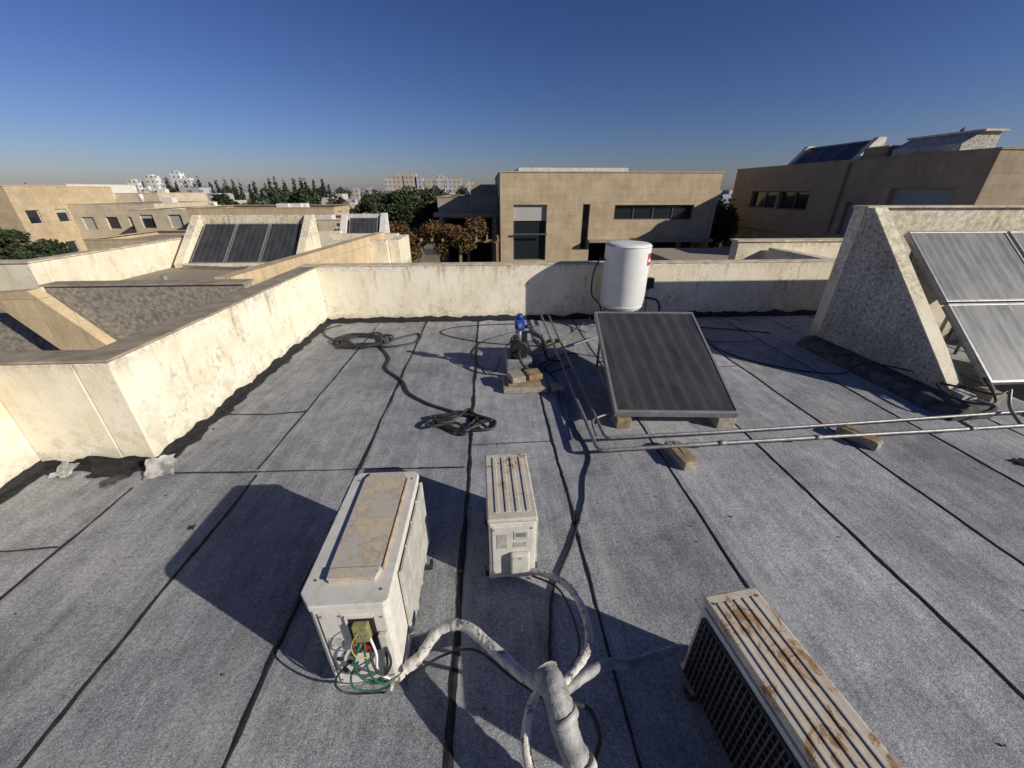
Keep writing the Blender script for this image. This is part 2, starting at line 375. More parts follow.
# ================================================================= OUR ROOF
WH=1.03
own=empty('apartment_building')
def wallquad(nm,p,q,z0,z1,mat,par): return mesh(nm,[(*p,z0),(*q,z0),(*q,z1),(*p,z1)],[(0,1,2,3)],mat,par)
outer=[(-4.43,-4),(14,-4),(14,7.69),(-3.455,7.69),(-3.455,3.345),(-4.43,3.345)]
for i in range(6): wallquad('outer_wall_%d'%i,outer[i],outer[(i+1)%6],-8,-.01,CREAM2,own)
mesh('flat_roof',[(-4.3,-4,0),(14,-4,0),(14,7.55,0),(-3.3,7.55,0),(-3.3,3.2,0),(-4.3,3.2,0)],[(0,1,2,3,4,5)],FELT,None)
par=empty('parapet_wall')
box('far_wall',-3.45,7.1,7.43,7.68,-.2,WH+.01,CREAM,par,.012)
box('left_wall',-3.44,-3.15,3.09,7.428,-.2,WH,CREAM,par,.012)
box('jog_wall',-4.42,-3.442,3.09,3.335,-.2,WH,CREAM,par,.012)
box('recess_wall',-4.42,-4.15,-3.9,3.088,-.2,WH,CREAM,par,.012)
box('far_return',6.85,7.1,7.682,9.55,-.3,WH+.01,CREAM,par,.012)
box('coping_far',-3.46,7.11,7.422,7.69,WH+.012,WH+.034,COPEL,par,.008)
box('coping_left',-3.46,-3.14,3.35,7.42,WH+.002,WH+.025,COPE,par,.008)
box('coping_jog',-4.43,-3.14,3.082,3.348,WH+.002,WH+.026,COPE,par,.008)
box('coping_recess',-4.43,-4.14,-3.9,3.080,WH+.002,WH+.025,COPE,par,.008)
# ---- seams and flashing
def ribbon(name,pts,w,z,mat,parent,seg=.05,wob=.006,ed=.4):
    P=[];pts=[Vector((*p,0)) for p in pts]
    for a,b in zip(pts,pts[1:]):
        k=max(2,int((b-a).length/seg))
        for j in range(k): P.append(a.lerp(b,j/k))
    P.append(pts[-1]); vs=[];fs=[]; s=random.uniform(0,100)
    for i,p in enumerate(P):
        t=(P[min(i+1,len(P)-1)]-P[max(i-1,0)]).normalized(); nn=Vector((-t.y,t.x,0))
        c=p+nn*(mnoise.noise(Vector((i*.09,s,0)))*wob*2.5)
        f=1+.7*mnoise.noise(Vector((i*.05,s,8)))
        a=w/2*f*(1+ed*1.6*mnoise.noise(Vector((i*.3,s+9,1)))+random.uniform(-ed,ed)*.6); b=w/2*f*(1+ed*1.6*mnoise.noise(Vector((i*.3,s+19,4)))+random.uniform(-ed,ed)*.6)
        vs+=[c+nn*a+Vector((0,0,z)),c+Vector((0,0,z+.004)),c-nn*b+Vector((0,0,z))]
        if i: k=3*i; fs+=[(k-3,k-2,k+1,k),(k-2,k-1,k+2,k+1)]
    return mesh(name,vs,fs,mat,parent)
sm=empty('roof_seams')
for i,x in enumerate(SEAMS):
    if x<-3: ribbon('seam_%d'%i,[(x,-4),(x,2.75)],.022,.004,TAR,sm); continue
    if x<-2: ribbon('seam_%d'%i,[(x,-4),(x+.02,2.86)],.024,.004,TAR,sm); ribbon('seam_b%d'%i,[(x-.02,2.94),(x,4.2),(x+.03,7.40)],.020,.004,TAR,sm); continue
    dx=random.uniform(-.015,.015)
    ribbon('seam_%d'%i,[(x+dx,-4),(x,1.5),(x-dx*.5,4),(x,7.40)],random.choice([.018,.023,.029]) if i!=3 else .034,.004,TAR,sm)
ribbon('cross_seam_a',[(-3.12,2.93),(-2.2,2.90),(-1.2,2.88),(-.27,2.86)],.016,.009,TAR,sm)
ribbon('cross_seam_b',[(-3.13,3.97),(-2.55,3.93),(-2.15,3.98)],.018,.009,TAR,sm)
ribbon('cross_seam_c',[(-.24,3.2),(.6,3.22)],.008,.009,TAR,sm)
ribbon('cross_seam_d',[(2.68,4.9),(3.6,4.93)],.012,.009,TAR,sm)
ribbon('cross_seam_f',[(-4.15,2.1),(-3.14,2.12)],.014,.009,TAR,sm)
ribbon('cross_seam_g',[(3.64,5.9),(4.58,5.92)],.014,.009,TAR,sm)
fl=empty('roof_flashing')
def flashing(nm,p,q,n,h,out,mat,amp=.6):
    p=Vector((*p,0));q=Vector((*q,0));n=Vector((*n,0));k=int((q-p).length/.05);vs=[];fs=[];s=random.uniform(0,99)
    for i in range(k+1):
        c=p.lerp(q,i/k); a=1+amp*mnoise.noise(Vector((i*.17,s,0)))*1.5+random.uniform(-.15,.15); b=1+.8*mnoise.noise(Vector((i*.2,s,5)))+random.uniform(-.12,.12)
        vs+=[c+n*.006+Vector((0,0,h*a)),c+n*.012+Vector((0,0,h*.35)),c+n*.03+Vector((0,0,.018)),c+n*max(.04,out*b)+Vector((0,0,.0075))]
        if i:
            m=4*i
            for j in range(3): fs.append((m-4+j,m-3+j,m+1+j,m+j))
    return mesh(nm,vs,fs,mat,fl,smooth=True)
flashing('flash_left',(-3.15,3.10),(-3.15,7.42),(1,0),.075,.10,TAR)
flashing('flash_far',(-3.14,7.43),(7.0,7.43),(0,-1),.08,.10,TAR)
flashing('flash_jog',(-4.14,3.09),(-3.12,3.09),(0,-1),.08,.09,TAR)
flashing('flash_recess',(-4.15,-2),(-4.15,3.08),(1,0),.06,.08,TAR)
def patch(nm,c,r,z,mat,parent,n=30,tall=1,rough=.45):
    vs=[Vector((c[0],c[1],z+.006))];s=random.uniform(0,99)
    for i in range(n):
        t=2*math.pi*i/n; q=r*(1+rough*mnoise.noise(Vector((math.cos(t)*1.8,math.sin(t)*1.8,s)))+random.uniform(-.1,.1)); vs.append(Vector((c[0]+math.cos(t)*q,c[1]+math.sin(t)*q*tall,z)))
    return mesh(nm,vs,[(0,i+1,(i+1)%n+1) for i in range(n)],mat,parent)
pt=empty('roof_repair_patches')
def flap(nm,c,w,d,h,rot,mat):
    n=10;vs=[];fs=[];s=random.uniform(0,50);T=Matrix.Translation((c[0],c[1],.012))@Matrix.Rotation(rot,4,'Z')
    for i in range(n+1):
        for j in range(n+1):
            u=i/n-.5;v=j/n-.5; e=1+.35*mnoise.noise(Vector((u*4,v*4,s)))
            zz=h*max(0,(v+.5))**1.5+abs(mnoise.noise(Vector((u*5,v*5,s+3))))*.03
            vs.append(T@Vector((u*w*e,v*d*e,zz)))
    for i in range(n):
        for j in range(n): a=i*(n+1)+j; fs.append((a,a+1,a+n+2,a+n+1))
    mesh(nm,vs,fs,mat,pt,smooth=True)
flap('silver_flap_a',(-3.02,2.95),.22,.18,.10,.35,SILVER); flap('silver_flap_b',(-3.86,2.97),.16,.13,.07,-.2,SILVER); flap('tar_flap',(-3.45,2.96),.36,.16,.03,.05,TAR)
for i,(x,y,r) in enumerate([(-3.35,2.86,.09),(1.6,3.8,.03),(5.0,2.6,.1),(-2.3,2.25,.025)]):
    patch('tar_%d'%i,(x,y),r,.017,TARG if i<1 else TAR,pt,rough=.9)
e=empty('roof_debris'); vs=[];fs=[]
for _ in range(460):
    x=random.uniform(-4,7);y=random.uniform(.3,7.3) if random.random()<.6 else 7.35-abs(random.gauss(0,.25)); s=random.uniform(.004,.013)*(1 if random.random()<.92 else 2.2)
    if x<-3.1 and y>3: continue
    i=len(vs);z=.006; a=random.uniform(0,6.3)
    for k in range(4): vs.append((x+math.cos(a+k*1.57)*s*random.uniform(.6,1.2),y+math.sin(a+k*1.57)*s*random.uniform(.5,1),z))
    vs.append((x,y,z+s*.8)); fs+=[(i,i+1,i+4),(i+1,i+2,i+4),(i+2,i+3,i+4),(i+3,i,i+4)]
mesh('crumbs',vs,fs,[CONC,WOOD,DARK],e,[random.choice((0,0,1,2)) for _ in range(len(vs)//5) for k in range(4)])

# ================================================================= AC UNITS
def grille(nm,T,x,y0,y1,z0,z1,parent,sgn,nh,nv,mat=DARK,barm=DARK,back=DARK):
    box(nm+'_recess',*(sorted((x-sgn*.004,x+sgn*.003))),y0,y1,z0,z1,back,parent,T=T)
    for i in range(nh+1):
        z=z0+(z1-z0)*i/nh; box(nm+'_h%d'%i,*(sorted((x+sgn*.004,x+sgn*.014))),y0,y1,z-.0025,z+.0025,barm,parent,T=T)
    for i in range(nv+1):
        y=y0+(y1-y0)*i/nv; box(nm+'_v%d'%i,*(sorted((x+sgn*.008,x+sgn*.018))),y-.003,y+.003,z0,z1,barm,parent,T=T)
def screws(T,pts,e,ax='y'):
    for i,(x,y,z) in enumerate(pts):
        q=Vector((x,y,z)); d=Vector((0,-.004,0)) if ax=='y' else Vector((0,0,.004)); cyl('screw_%d'%i,T@q,T@(q+d),.006,STEEL,e,n=8)
def ac_base(e,T,w,l,h,top,case=ACW,feet=.06):
    for i,y in enumerate((.14*l,.86*l)):
        box('foot_%d'%i,-.03,w+.03,y-.03,y+.03,.0,feet*.6,BLACKR,e,.006,T=T)
        box('foot_bracket_%d'%i,-.02,w+.02,y-.022,y+.022,feet*.6,feet,STEEL,e,.002,T=T)
    box('casing',0,w,0,l,feet,h-.036,case,e,.012,T=T,seg=2)
    box('lid',-.006,w+.006,-.006,l+.006,h-.034,h,top,e,.009,T=T,seg=2)
    box('base_tray',-.004,w+.004,-.004,l+.004,feet,feet+.025,ACW,e,.004,T=T)
# --- AC1
e=empty('air_conditioner_unit'); T=Matrix.Translation((-.87,1.10,0)); w,l,h=.385,.87,.70
poly=[(.0,.07),(.06,.0),(w-.02,.0),(w,.02),(w,l-.03),(w-.03,l),(.03,l),(.0,l-.03)]
def xp(nm,poly,z0,z1,m,bv): 
    return prism(nm,[(a-.87,b+1.10) for a,b in poly],z0,z1,'z',m,e,bv)
xp('casing',poly,.06,.660,ACW,.005)
xp('lid',[(a+(.007 if a>w/2 else -.007),b+(.007 if b>l/2 else -.007)) for a,b in poly],.664,.70,ACW,.006)
for i,y in enumerate((.14,.72)):
    box('foot_%d'%i,-.03,w+.05,y-.03,y+.03,.0,.04,BLACKR,e,.006,T=T); box('foot_bracket_%d'%i,-.02,w+.03,y-.02,y+.02,.04,.06,STEEL,e,.002,T=T)
pp=[(.105,.10),(.31,.10),(.33,.16),(.33,.80),(.30,.85),(.10,.85),(.075,.80),(.085,.16)]
xp('cover_board',pp,.700,.716,PLATE,.002)
prism('board_lip',[(a-.87,b+1.10) for a,b in ((.095,.105),(.315,.105),(.325,.165),(.09,.165))],.7165,.724,'z',PLATE,e,.002)
box('rust_edge',.331,.337,.16,.79,.700,.720,simple('rust_edge',(.24,.12,.05),(.45,.35,.22),20,.8,.4),e,.002,T=T)
screws(T,[(.04,.12,.70),(.35,.06,.70),(.04,.80,.70),(.36,.80,.70)],e,'z')
box('grille_back',w+.001,w+.006,.20,.82,.12,.63,DARK,e,T=T)
for i in range(22):
    z=.135+i*.0225; box('louvre_%d'%i,w+.004,w+.020,.19,.83,z,z+.010,G,e,.002,T=T)
for i in range(5):
    y=.19+i*.16; box('grille_post_%d'%i,w+.006,w+.024,y-.006,y+.006,.11,.64,G,e,.002,T=T)
box('service_opening',.20,.315,-.006,.004,.36,.61,DARK,e,.002,T=T)
box('opening_flange_l',.192,.199,-.012,.002,.35,.62,ACW,e,T=T); box('opening_flange_t',.199,.315,-.012,.002,.611,.62,ACW,e,T=T)
box('terminal_block',.225,.295,-.04,-.007,.48,.59,simple('terminal_olive',(.30,.29,.12),(.16,.15,.07),40,.5,.3),e,.005,T=T)
for i in range(4): cyl('terminal_screw_%d'%i,T@Vector((.237+i*.015,-.04,.53)),T@Vector((.237+i*.015,-.045,.53)),.004,STEEL,e,n=6)
box('capacitor',.205,.25,-.04,-.007,.40,.47,SPEC,e,.006,T=T)
box('red_tag',.26,.30,-.045,-.03,.41,.455,RED,e,.003,T=T)
box('pipe_cover',.322,.365,-.028,-.001,.12,.50,G,e,.008,T=T)
box('side_panel_seam',.075,.078,-.003,.001,.09,.64,DARK,e,T=T)
box('sticker',.09,.15,-.0035,-.001,.40,.46,LABEL,e,T=T)
box('bottom_valve_plate',.22,.37,-.02,-.001,.09,.115,STEEL,e,.004,T=T)
screws(T,[(.09,0,.62),(.17,0,.62),(.09,0,.12),(.35,0,.60),(.14,0,.34)],e)
cyl('valve_a',(-.55,1.10,.19),(-.55,1.03,.19),.016,STEEL,e,n=12); cyl('valve_b',(-.535,1.10,.13),(-.535,1.02,.13),.020,STEEL,e,n=12)
for i,(x,z) in enumerate(((.11,.30),(.15,.27),(.12,.20),(.18,.33),(.17,.19))): cyl('cable_hole_%d'%i,(-.87+x,1.0995,z),(-.87+x,1.094,z),.014,DARK,e,n=12)
def lp(*p): return [(-.87+a,1.10+b,c) for a,b,c in p]
tube('wire_green_a',lp((.25,-.03,.48),(.22,-.06,.42),(.21,-.07,.33),(.24,-.075,.25),(.30,-.075,.24),(.345,-.06,.30),(.345,-.03,.38)),.0055,GREENW,e)
tube('wire_green_b',lp((.26,-.03,.47),(.27,-.08,.38),(.29,-.09,.28),(.33,-.08,.22),(.38,-.04,.20)),.005,GREENW,e)
tube('wire_green_c',lp((.20,-.02,.30),(.17,-.06,.25),(.18,-.07,.17),(.26,-.07,.14),(.34,-.06,.15)),.005,GREENW,e)
tube('wire_black_a',lp((.28,-.03,.46),(.30,-.08,.37),(.34,-.09,.31),(.37,-.06,.35),(.35,-.03,.42)),.006,BLACKR,e)
tube('wire_black_b',lp((.15,-.005,.27),(.10,-.05,.24),(.09,-.06,.17),(.15,-.06,.11),(.33,-.06,.10)),.005,BLACKR,e)
tube('wire_yellow',lp((.25,-.045,.56),(.222,-.07,.51),(.235,-.08,.45),(.28,-.07,.42)),.003,YELLOW,e)
tube('wire_white',lp((.29,-.03,.50),(.315,-.06,.42),(.31,-.08,.32),(.345,-.06,.22)),.0055,WHITE,e)
# --- AC2
e=empty('air_conditioner_unit.001'); T=Matrix.Translation((-.045,1.665,0))@Matrix.Rotation(math.radians(1.5),4,'Z'); w,l,h=.29,.62,.57
ac_base(e,T,w,l,h,ACTOP)
for i in range(4):
    x=.045+i*.063; box('lid_rib_%d'%i,x,x+.026,.05,l-.04,h,h+.006,ACTOP,e,.004,T=T)
box('end_panel',.02,w-.02,-.006,.002,.10,h-.06,ACW,e,.004,T=T)
box('handle_recess',.15,.24,-.010,.0,.40,.47,G,e,.006,T=T); box('handle_slot',.165,.225,-.0115,-.009,.425,.455,GRAYPL,e,T=T)
box('valve_cover',.13,.25,-.045,-.006,.10,.30,ACW,e,.012,T=T)
box('rating_sticker',.05,.11,-.0085,-.0065,.33,.45,LABEL,e,T=T)
box('data_sticker',.15,.23,-.0085,-.0065,.335,.375,LABEL,e,T=T)
screws(T,[(.03,-.006,.49),(.26,-.006,.49),(.03,-.006,.12),(.19,-.045,.28)],e)
grille('fan_grille',T,w,.06,l-.06,.11,h-.07,e,1,14,6,barm=G,back=DARK)
box('coil_side',-.004,.001,.06,l-.06,.11,h-.07,DARK,e,T=T)
# --- AC3
e=empty('air_conditioner_unit.002'); T=Matrix.Translation((1.055,.32,0))@Matrix.Rotation(math.radians(7.2),4,'Z'); w,l,h=.26,.78,.62
ac_base(e,T,w,l,h,ACTOP3)
for i in range(5):
    x=.03+i*.044; box('lid_rib_%d'%i,x,x+.016,.05,l-.04,h,h+.005,ACTOP3,e,.003,T=T)
box('front_frame',-.012,.002,.02,l-.02,.075,h-.045,ACW,e,.006,T=T)
grille('fan_grille',T,-.013,.05,l-.05,.105,h-.075,e,-1,9,26,barm=simple('grille_wire',(.10,.10,.10),None,9,.5,.0))
box('end_panel',.02,w-.02,l-.001,l+.006,.10,h-.06,ACW,e,.006,T=T)
screws(T,[(.02,.06,h),(.24,.06,h),(.02,.74,h),(.24,.74,h)],e,'z')

# ---- refrigerant line sets and riser
rs=empty('refrigerant_pipe_riser')
tube('riser_bundle',[(.20,.93,.42),(.235,.83,.42),(.27,.72,.33),(.34,.60,.22),(.42,.48,.10),(.46,.42,-.0)],.056,GWRAP,rs,rv=.08,k=12)
for i,(q,r) in enumerate((((.25,.79,.395),.062),((.305,.665,.285),.062))):
    cyl('tape_band_%d'%i,q,(q[0]+.012,q[1]-.02,q[2]-.02),r,TAPE,rs)
patch('riser_collar',(.45,.42),.16,.02,TAR,rs)
tube('line_set_a',[(-.47,1.10,.17),(-.40,1.14,.20),(-.30,1.22,.28),(-.17,1.20,.33),(-.03,1.08,.34),(.10,.95,.36),(.20,.87,.40)],.027,WRAP,rs,rv=.10,k=9)
tube('line_set_b',[(.20,1.64,.13),(.28,1.60,.17),(.40,1.50,.20),(.46,1.33,.24),(.45,1.12,.30),(.36,.97,.36),(.24,.86,.40)],.020,WRAP,rs,rv=.10,k=9)
tube('line_set_c',[(1.03,1.10,.14),(.95,1.12,.16),(.82,1.09,.18),(.66,1.04,.22),(.50,1.00,.30),(.38,.93,.36),(.26,.86,.38)],.023,GWRAP,rs,rv=.08,k=9)
tube('line_set_d',[(.20,.90,.40),(.13,.84,.34),(.10,.74,.25),(.14,.62,.15),(.2,.5,.08)],.020,WRAP,rs,rv=.10)
tube('thin_cable',[(-.45,1.06,.15),(-.30,1.12,.22),(-.12,1.10,.30),(.05,.96,.33),(.19,.84,.38)],.006,BLACKR,rs)
tube('thin_cable_b',[(.22,1.62,.12),(.36,1.5,.16),(.41,1.3,.2),(.40,1.1,.26),(.3,.93,.36)],.006,BLACKR,rs)
tube('drain_hose',[(.30,.83,.36),(.40,.86,.22),(.44,.80,.1),(.38,.72,.04)],.010,BLACKR,rs)
bc=empty('power_cable')
tube('cable',[(.22,.9,.40),(.235,1.02,.2),(.26,1.12,.03),(.30,1.35,.012),(.36,1.6,.012),(.55,1.95,.012),(.72,2.35,.012),(.80,2.65,.012),(.92,2.95,.012),(.90,3.3,.012),(.80,3.9,.012),(.86,4.6,.012),(.70,5.3,.012),(.95,6.0,.012),(1.5,6.6,.012),(2.0,6.9,.3)],.009,BLACKR,bc,k=10,wob=.003)
# ================================================================= COLLECTOR 1
def collector(e,P0,P1,Q0,Q1,mat,th=.08,fr=.03):
    P0,P1,Q0,Q1=map(Vector,(P0,P1,Q0,Q1)); ux=(P1-P0); uy=(Q0-P0); n=ux.cross(uy).normalized(); lx=ux.length; ly=uy.length; ux.normalize(); uy=n.cross(ux)
    M=Matrix((( ux.x,uy.x,n.x,P0.x),(ux.y,uy.y,n.y,P0.y),(ux.z,uy.z,n.z,P0.z),(0,0,0,1)))
    box('tray',0,lx,0,ly,-th,-.012,ALU,e,.004,T=M)
    box('glass',fr*.8,lx-fr*.8,fr*.8,ly-fr*.8,-.011,-.004,mat,e,T=M)
    for nm,a in (('frame_b',(0,lx,0,fr)),('frame_t',(0,lx,ly-fr,ly)),('frame_l',(0,fr,fr,ly-fr)),('frame_r',(lx-fr,lx,fr,ly-fr))):
        box(nm,*a,-.0105,.004,ALU,e,.003,T=M)
    return M
e=empty('solar_collector')
M1=collector(e,(1.29,3.44,.20),(2.60,3.34,.20),(1.43,5.02,.83),(2.72,4.92,.83),COLL)
for i,(x,y) in enumerate(((1.50,4.94),(2.66,4.85))):
    cyl('leg_%d'%i,(x,y,.70),(x,y,.03),.018,STEEL,e,n=8); cyl('brace_%d'%i,(x-.14,3.52,.10),(x,y,.05),.014,STEEL,e,n=8)
    box('foot_brick_%d'%i,x-.08,x+.08,y-.08,y+.08,.0,.03,CONC,e,.006)
cyl('cross_brace',(1.5,4.94,.1),(2.66,4.85,.66),.010,STEEL,e,n=8)
box('foot_block_0',1.32,1.48,3.42,3.62,.0,.12,WOOD,e,.01); box('foot_block_1',2.40,2.60,3.36,3.56,.0,.12,CONC,e,.01)
tube('inlet_pipe',[(1.32,3.52,.15),(1.2,3.5,.13),(1.05,3.4,.12),(1.02,3.12,.12)],.012,STEEL,e)
# ================================================================= TANK
e=empty('water_heater_tank'); cx,cy,r=2.43,6.93,.39
prof=[(0,1.50),(.2,1.497),(.33,1.488),(.37,1.475),(r,1.45),(r,.42),(.375,.39),(0,.385)]
vs=[];fs=[];n=48
for pr,pz in prof:
    for i in range(n): t=2*math.pi*i/n; vs.append((cx+pr*math.cos(t),cy+pr*math.sin(t),pz))
for j in range(len(prof)-1):
    for i in range(n): fs.append((j*n+i,j*n+(i+1)%n,(j+1)*n+(i+1)%n,(j+1)*n+i))
mesh('shell',vs,fs,WHITE,e,smooth=True).modifiers.new('e','EDGE_SPLIT').split_angle=math.radians(35)
cyl('rim_top',(cx,cy,1.435),(cx,cy,1.452),r+.006,WHITE,e,n=48); cyl('rim_bottom',(cx,cy,.42),(cx,cy,.44),r+.006,WHITE,e,n=48)
for i in range(3):
    t=2.1*i+.5; x=cx+.31*math.cos(t); y=cy+.31*math.sin(t); cyl('stand_leg_%d'%i,(x,y,.40),(x,y,.0),.02,STEEL,e,n=8)
cyl('stand_ring',(cx,cy,.36),(cx,cy,.388),.37,STEEL,e,n=32)
vs=[];fs=[]
for i in range(7):
    t=math.radians(-48+i*5)
    for z in (1.14,1.34): vs.append((cx+(r+.004)*math.cos(t),cy+(r+.004)*math.sin(t),z))
    if i: fs.append((2*i-2,2*i,2*i+1,2*i-1))
mesh('label',vs,fs,RED,e)
vs=[];fs=[]
for i in range(5):
    t=math.radians(-46+i*5)
    for z in (1.20,1.25): vs.append((cx+(r+.006)*math.cos(t),cy+(r+.006)*math.sin(t),z))
    if i: fs.append((2*i-2,2*i,2*i+1,2*i-1))
mesh('label_text_band',vs,fs,WHITE,e)
tube('overflow_pipe',[(cx-.38,cy,1.2),(cx-.50,cy-.05,1.22),(cx-.60,cy-.08,.95),(cx-.58,cy-.05,.6),(cx-.42,cy-.1,.4),(cx-.5,cy-.5,.1)],.014,BLACKR,e)
tube('outlet_pipe',[(cx+.1,cy-.1,.38),(cx+.15,cy-.2,.15),(cx-.2,cy-.6,.08),(cx-.6,cy-.8,.07),(1.2,5.6,.1)],.016,STEEL,e)
tube('insulated_hose',[(cx+.38,cy-.1,.55),(cx+.6,cy-.2,.5),(cx+.62,cy-.3,.2),(cx+.3,cy-.8,.05),(cx-.2,cy-1.5,.05)],.022,BLACKR,e)
box('thermostat_box',cx+.52,cx+.68,cy+.25,cy+.38,.62,.82,DARK,e,.02); cyl('thermostat_pipe',(cx+.6,cy+.32,.62),(cx+.6,cy+.32,0),.015,STEEL,e,n=8)
box('base_block',cx-.25,cx+.25,cy-.4,cy-.15,.0,.10,CONC,e,.01)
# ================================================================= long pipes
e=empty('water_pipes')
tube('pipe_a',[(.985,7.3,.12),(.98,5.0,.12),(.975,2.95,.12),(.99,2.905,.12),(1.03,2.89,.12),(2.2,2.945,.117),(3.5,2.99,.12),(4.8,3.04,.115),(5.9,3.07,.13),(9,3.2,.13)],.018,STEEL,e,k=1)
tube('pipe_b',[(1.13,7.3,.12),(1.11,5.2,.12),(1.10,3.14,.12),(1.115,3.10,.12),(1.15,3.09,.12),(2.3,3.13,.118),(3.5,3.19,.12),(5.8,3.31,.13),(9,3.42,.13)],.016,STEEL,e,k=1)
tube('pipe_riser',[(5.45,3.07,.14),(5.60,3.3,.2),(5.72,3.45,.33)],.016,STEEL,e)
for i,(x,y) in enumerate(((2.2,2.943),(3.2,2.98),(4.9,3.043))): cyl('coupling_%d'%i,(x-.04,y,.118),(x+.04,y+.002,.118),.025,STEEL,e,n=14)
def support(nm,x,y,rot,w=.13,l=.36,h=.10):
    e=empty(nm); T=Matrix.Translation((x,y,0))@Matrix.Rotation(rot,4,'Z')
    box('block',-w/2,w/2,-l/2,l/2,.0,h-.012,CONC,e,.012,T=T); box('wood_pad',-w/2-.01,w/2+.01,-l/2+.02,l/2-.04,h-.011,h-.001,WOOD,e,.003,T=T)
    cyl('strap',T@Vector((0,-.06,h)),T@Vector((0,.14,h)),.006,STEEL,e,n=6)
support('pipe_support_block',1.77,2.88,.12); support('pipe_support_block.001',3.72,3.06,.45,.12,.36,.10); support('pipe_support_block.002',6.3,3.2,.2)
support('pipe_support_block.003',1.05,5.9,1.5,.12,.3,.1)
# ================================================================= pump
e=empty('water_pump')
box('base_slab_low',.14,.70,4.28,4.70,.0,.07,CONC,e,.012); box('base_slab_wood',.20,.62,4.34,4.66,.07,.11,WOOD,e,.008)
T=Matrix.Translation((.42,4.5,0))@Matrix.Rotation(.25,4,'Z')
box('base_brick_a',-.20,-.02,-.12,.12,.11,.19,CONC,e,.01,T=T); box('base_brick_b',.03,.22,-.10,.12,.11,.18,WOOD,e,.01,T=T)
box('plinth',.20,.56,4.85,5.25,.0,.22,GRAYPL,e,.02)
cyl('motor',(.38,5.22,.36),(.38,4.95,.36),.11,GRAYPL,e,n=28,bevel=.01)
for i in range(12):
    t=2*math.pi*i/12; cyl('motor_fin_%d'%i,(.38+.112*math.cos(t),5.2,.36+.112*math.sin(t)),(.38+.112*math.cos(t),4.98,.36+.112*math.sin(t)),.008,DARK,e,n=6)
cyl('pump_head',(.38,4.95,.36),(.38,4.84,.36),.13,DARK,e,n=28,bevel=.02)
box('motor_foot',.27,.49,4.92,5.2,.22,.27,DARK,e,.01); box('terminal_box',.34,.50,5.0,5.14,.46,.54,GRAYPL,e,.01)
cyl('riser_pipe',(.38,4.89,.46),(.38,4.89,.66),.03,STEEL,e,n=14)
box('pressure_controller',.32,.45,4.83,4.95,.64,.79,BLUE,e,.02); cyl('controller_cap',(.385,4.89,.79),(.385,4.89,.85),.04,BLUE,e,n=20); cyl('gauge',(.385,4.83,.72),(.385,4.81,.72),.028,GRAYPL,e,n=20)
cyl('side_port',(.45,4.89,.68),(.52,4.89,.68),.025,DARK,e,n=12)
box('switch_box',.56,.68,4.9,5.0,.50,.66,GRAYPL,e,.012)
tube('pump_outlet',[(.45,4.89,.60),(.60,4.88,.60),(.72,4.92,.45),(.78,4.95,.2),(.97,5.0,.12)],.02,BLACKR,e)
tube('suction_hose',[(.38,4.84,.36),(.36,4.7,.36),(.42,4.62,.25),(.6,4.75,.06),(.9,5.2,.04)],.024,BLACKR,e)
tube('electric_lead',[(.42,5.0,.5),(.2,4.9,.4),(.05,4.8,.1),(-.1,5.0,.015),(-.3,5.6,.015),(-.1,6.2,.015),(.4,6.6,.015)],.008,BLACKR,e)
tube('tangle',[(.62,5.0,.4),(.8,5.2,.2),(.75,5.5,.03),(.55,5.4,.03),(.7,5.1,.05),(1.0,5.4,.03),(1.3,5.5,.03),(1.2,5.1,.03),(.8,4.8,.03)],.014,BLACKR,e)
box('cover_box',.52,.70,5.05,5.3,.0,.34,GRAYPL,e,.02); box('loose_brick',.75,.93,4.3,4.42,.0,.08,CONC,e,.01)
# ================================================================= hoses
def coilpts(cx,cy,r,turns,rs,z=.02,zz=.02):
    out=[]
    for i in range(int(turns*9)):
        t=i*2*math.pi/9; q=r*rs.uniform(.5,1.15); out.append((cx+math.cos(t)*q*1.15+rs.uniform(-.06,.06),cy+math.sin(t)*q*.75+rs.uniform(-.06,.06),z+zz*rs.random()+zz*.35*(i//9)))
    return out
R1=random.Random(3)
e=empty('garden_hose')
tube('hose',coilpts(-2.15,6.25,.42,5,R1)+[(-1.75,5.9,.02),(-1.55,5.5,.02),(-1.5,5.1,.02),(-1.2,4.7,.02),(-1.05,4.35,.02),(-.82,4.1,.02),(-.62,3.95,.02)]+coilpts(-.36,3.62,.25,4,R1),.016,BLACKR,e,k=7)
tube('hose_tail',[(-2.5,6.2,.02),(-2.9,6.6,.02),(-3.0,6.9,.03),(-2.8,7.15,.03)],.012,BLACKR,e)
tube('hose_loose',[(-1.8,6.2,.02),(-1.3,6.6,.02),(-1.25,6.2,.02),(-1.7,5.95,.03),(-1.95,6.1,.05)],.014,BLACKR,e)
tube('hose_end',[(-.3,3.5,.02),(-.05,3.45,.02),(.02,3.62,.02),(-.2,3.72,.03)],.014,BLACKR,e)
e=empty('electric_cable')
tube('lead',[(3.9,7.2,.02),(3.75,6.3,.012),(3.66,5.6,.012),(3.9,5.1,.012),(4.38,4.72,.012),(4.9,4.6,.012),(5.12,4.6,.15),(5.30,4.3,.22),(5.45,3.9,.24),(5.60,3.5,.25),(5.8,3.5,.3)],.010,BLACKR,e,wob=.004)
tube('lead_b',[(3.0,6.9,.02),(4.2,6.6,.012),(5.0,6.3,.012)],.009,BLACKR,e,wob=.004)
tube('lead_c',[(.9,6.2,.012),(.3,6.0,.012),(-.5,6.3,.012),(-.9,6.7,.012),(-.5,7.0,.012),(.6,7.1,.012)],.008,BLACKR,e,wob=.004)
tube('lead_d',[(5.7,3.7,.35),(5.5,3.4,.28),(5.35,3.3,.24),(5.2,3.5,.2),(5.3,3.8,.24),(5.42,3.6,.27)],.012,BLACKR,e)
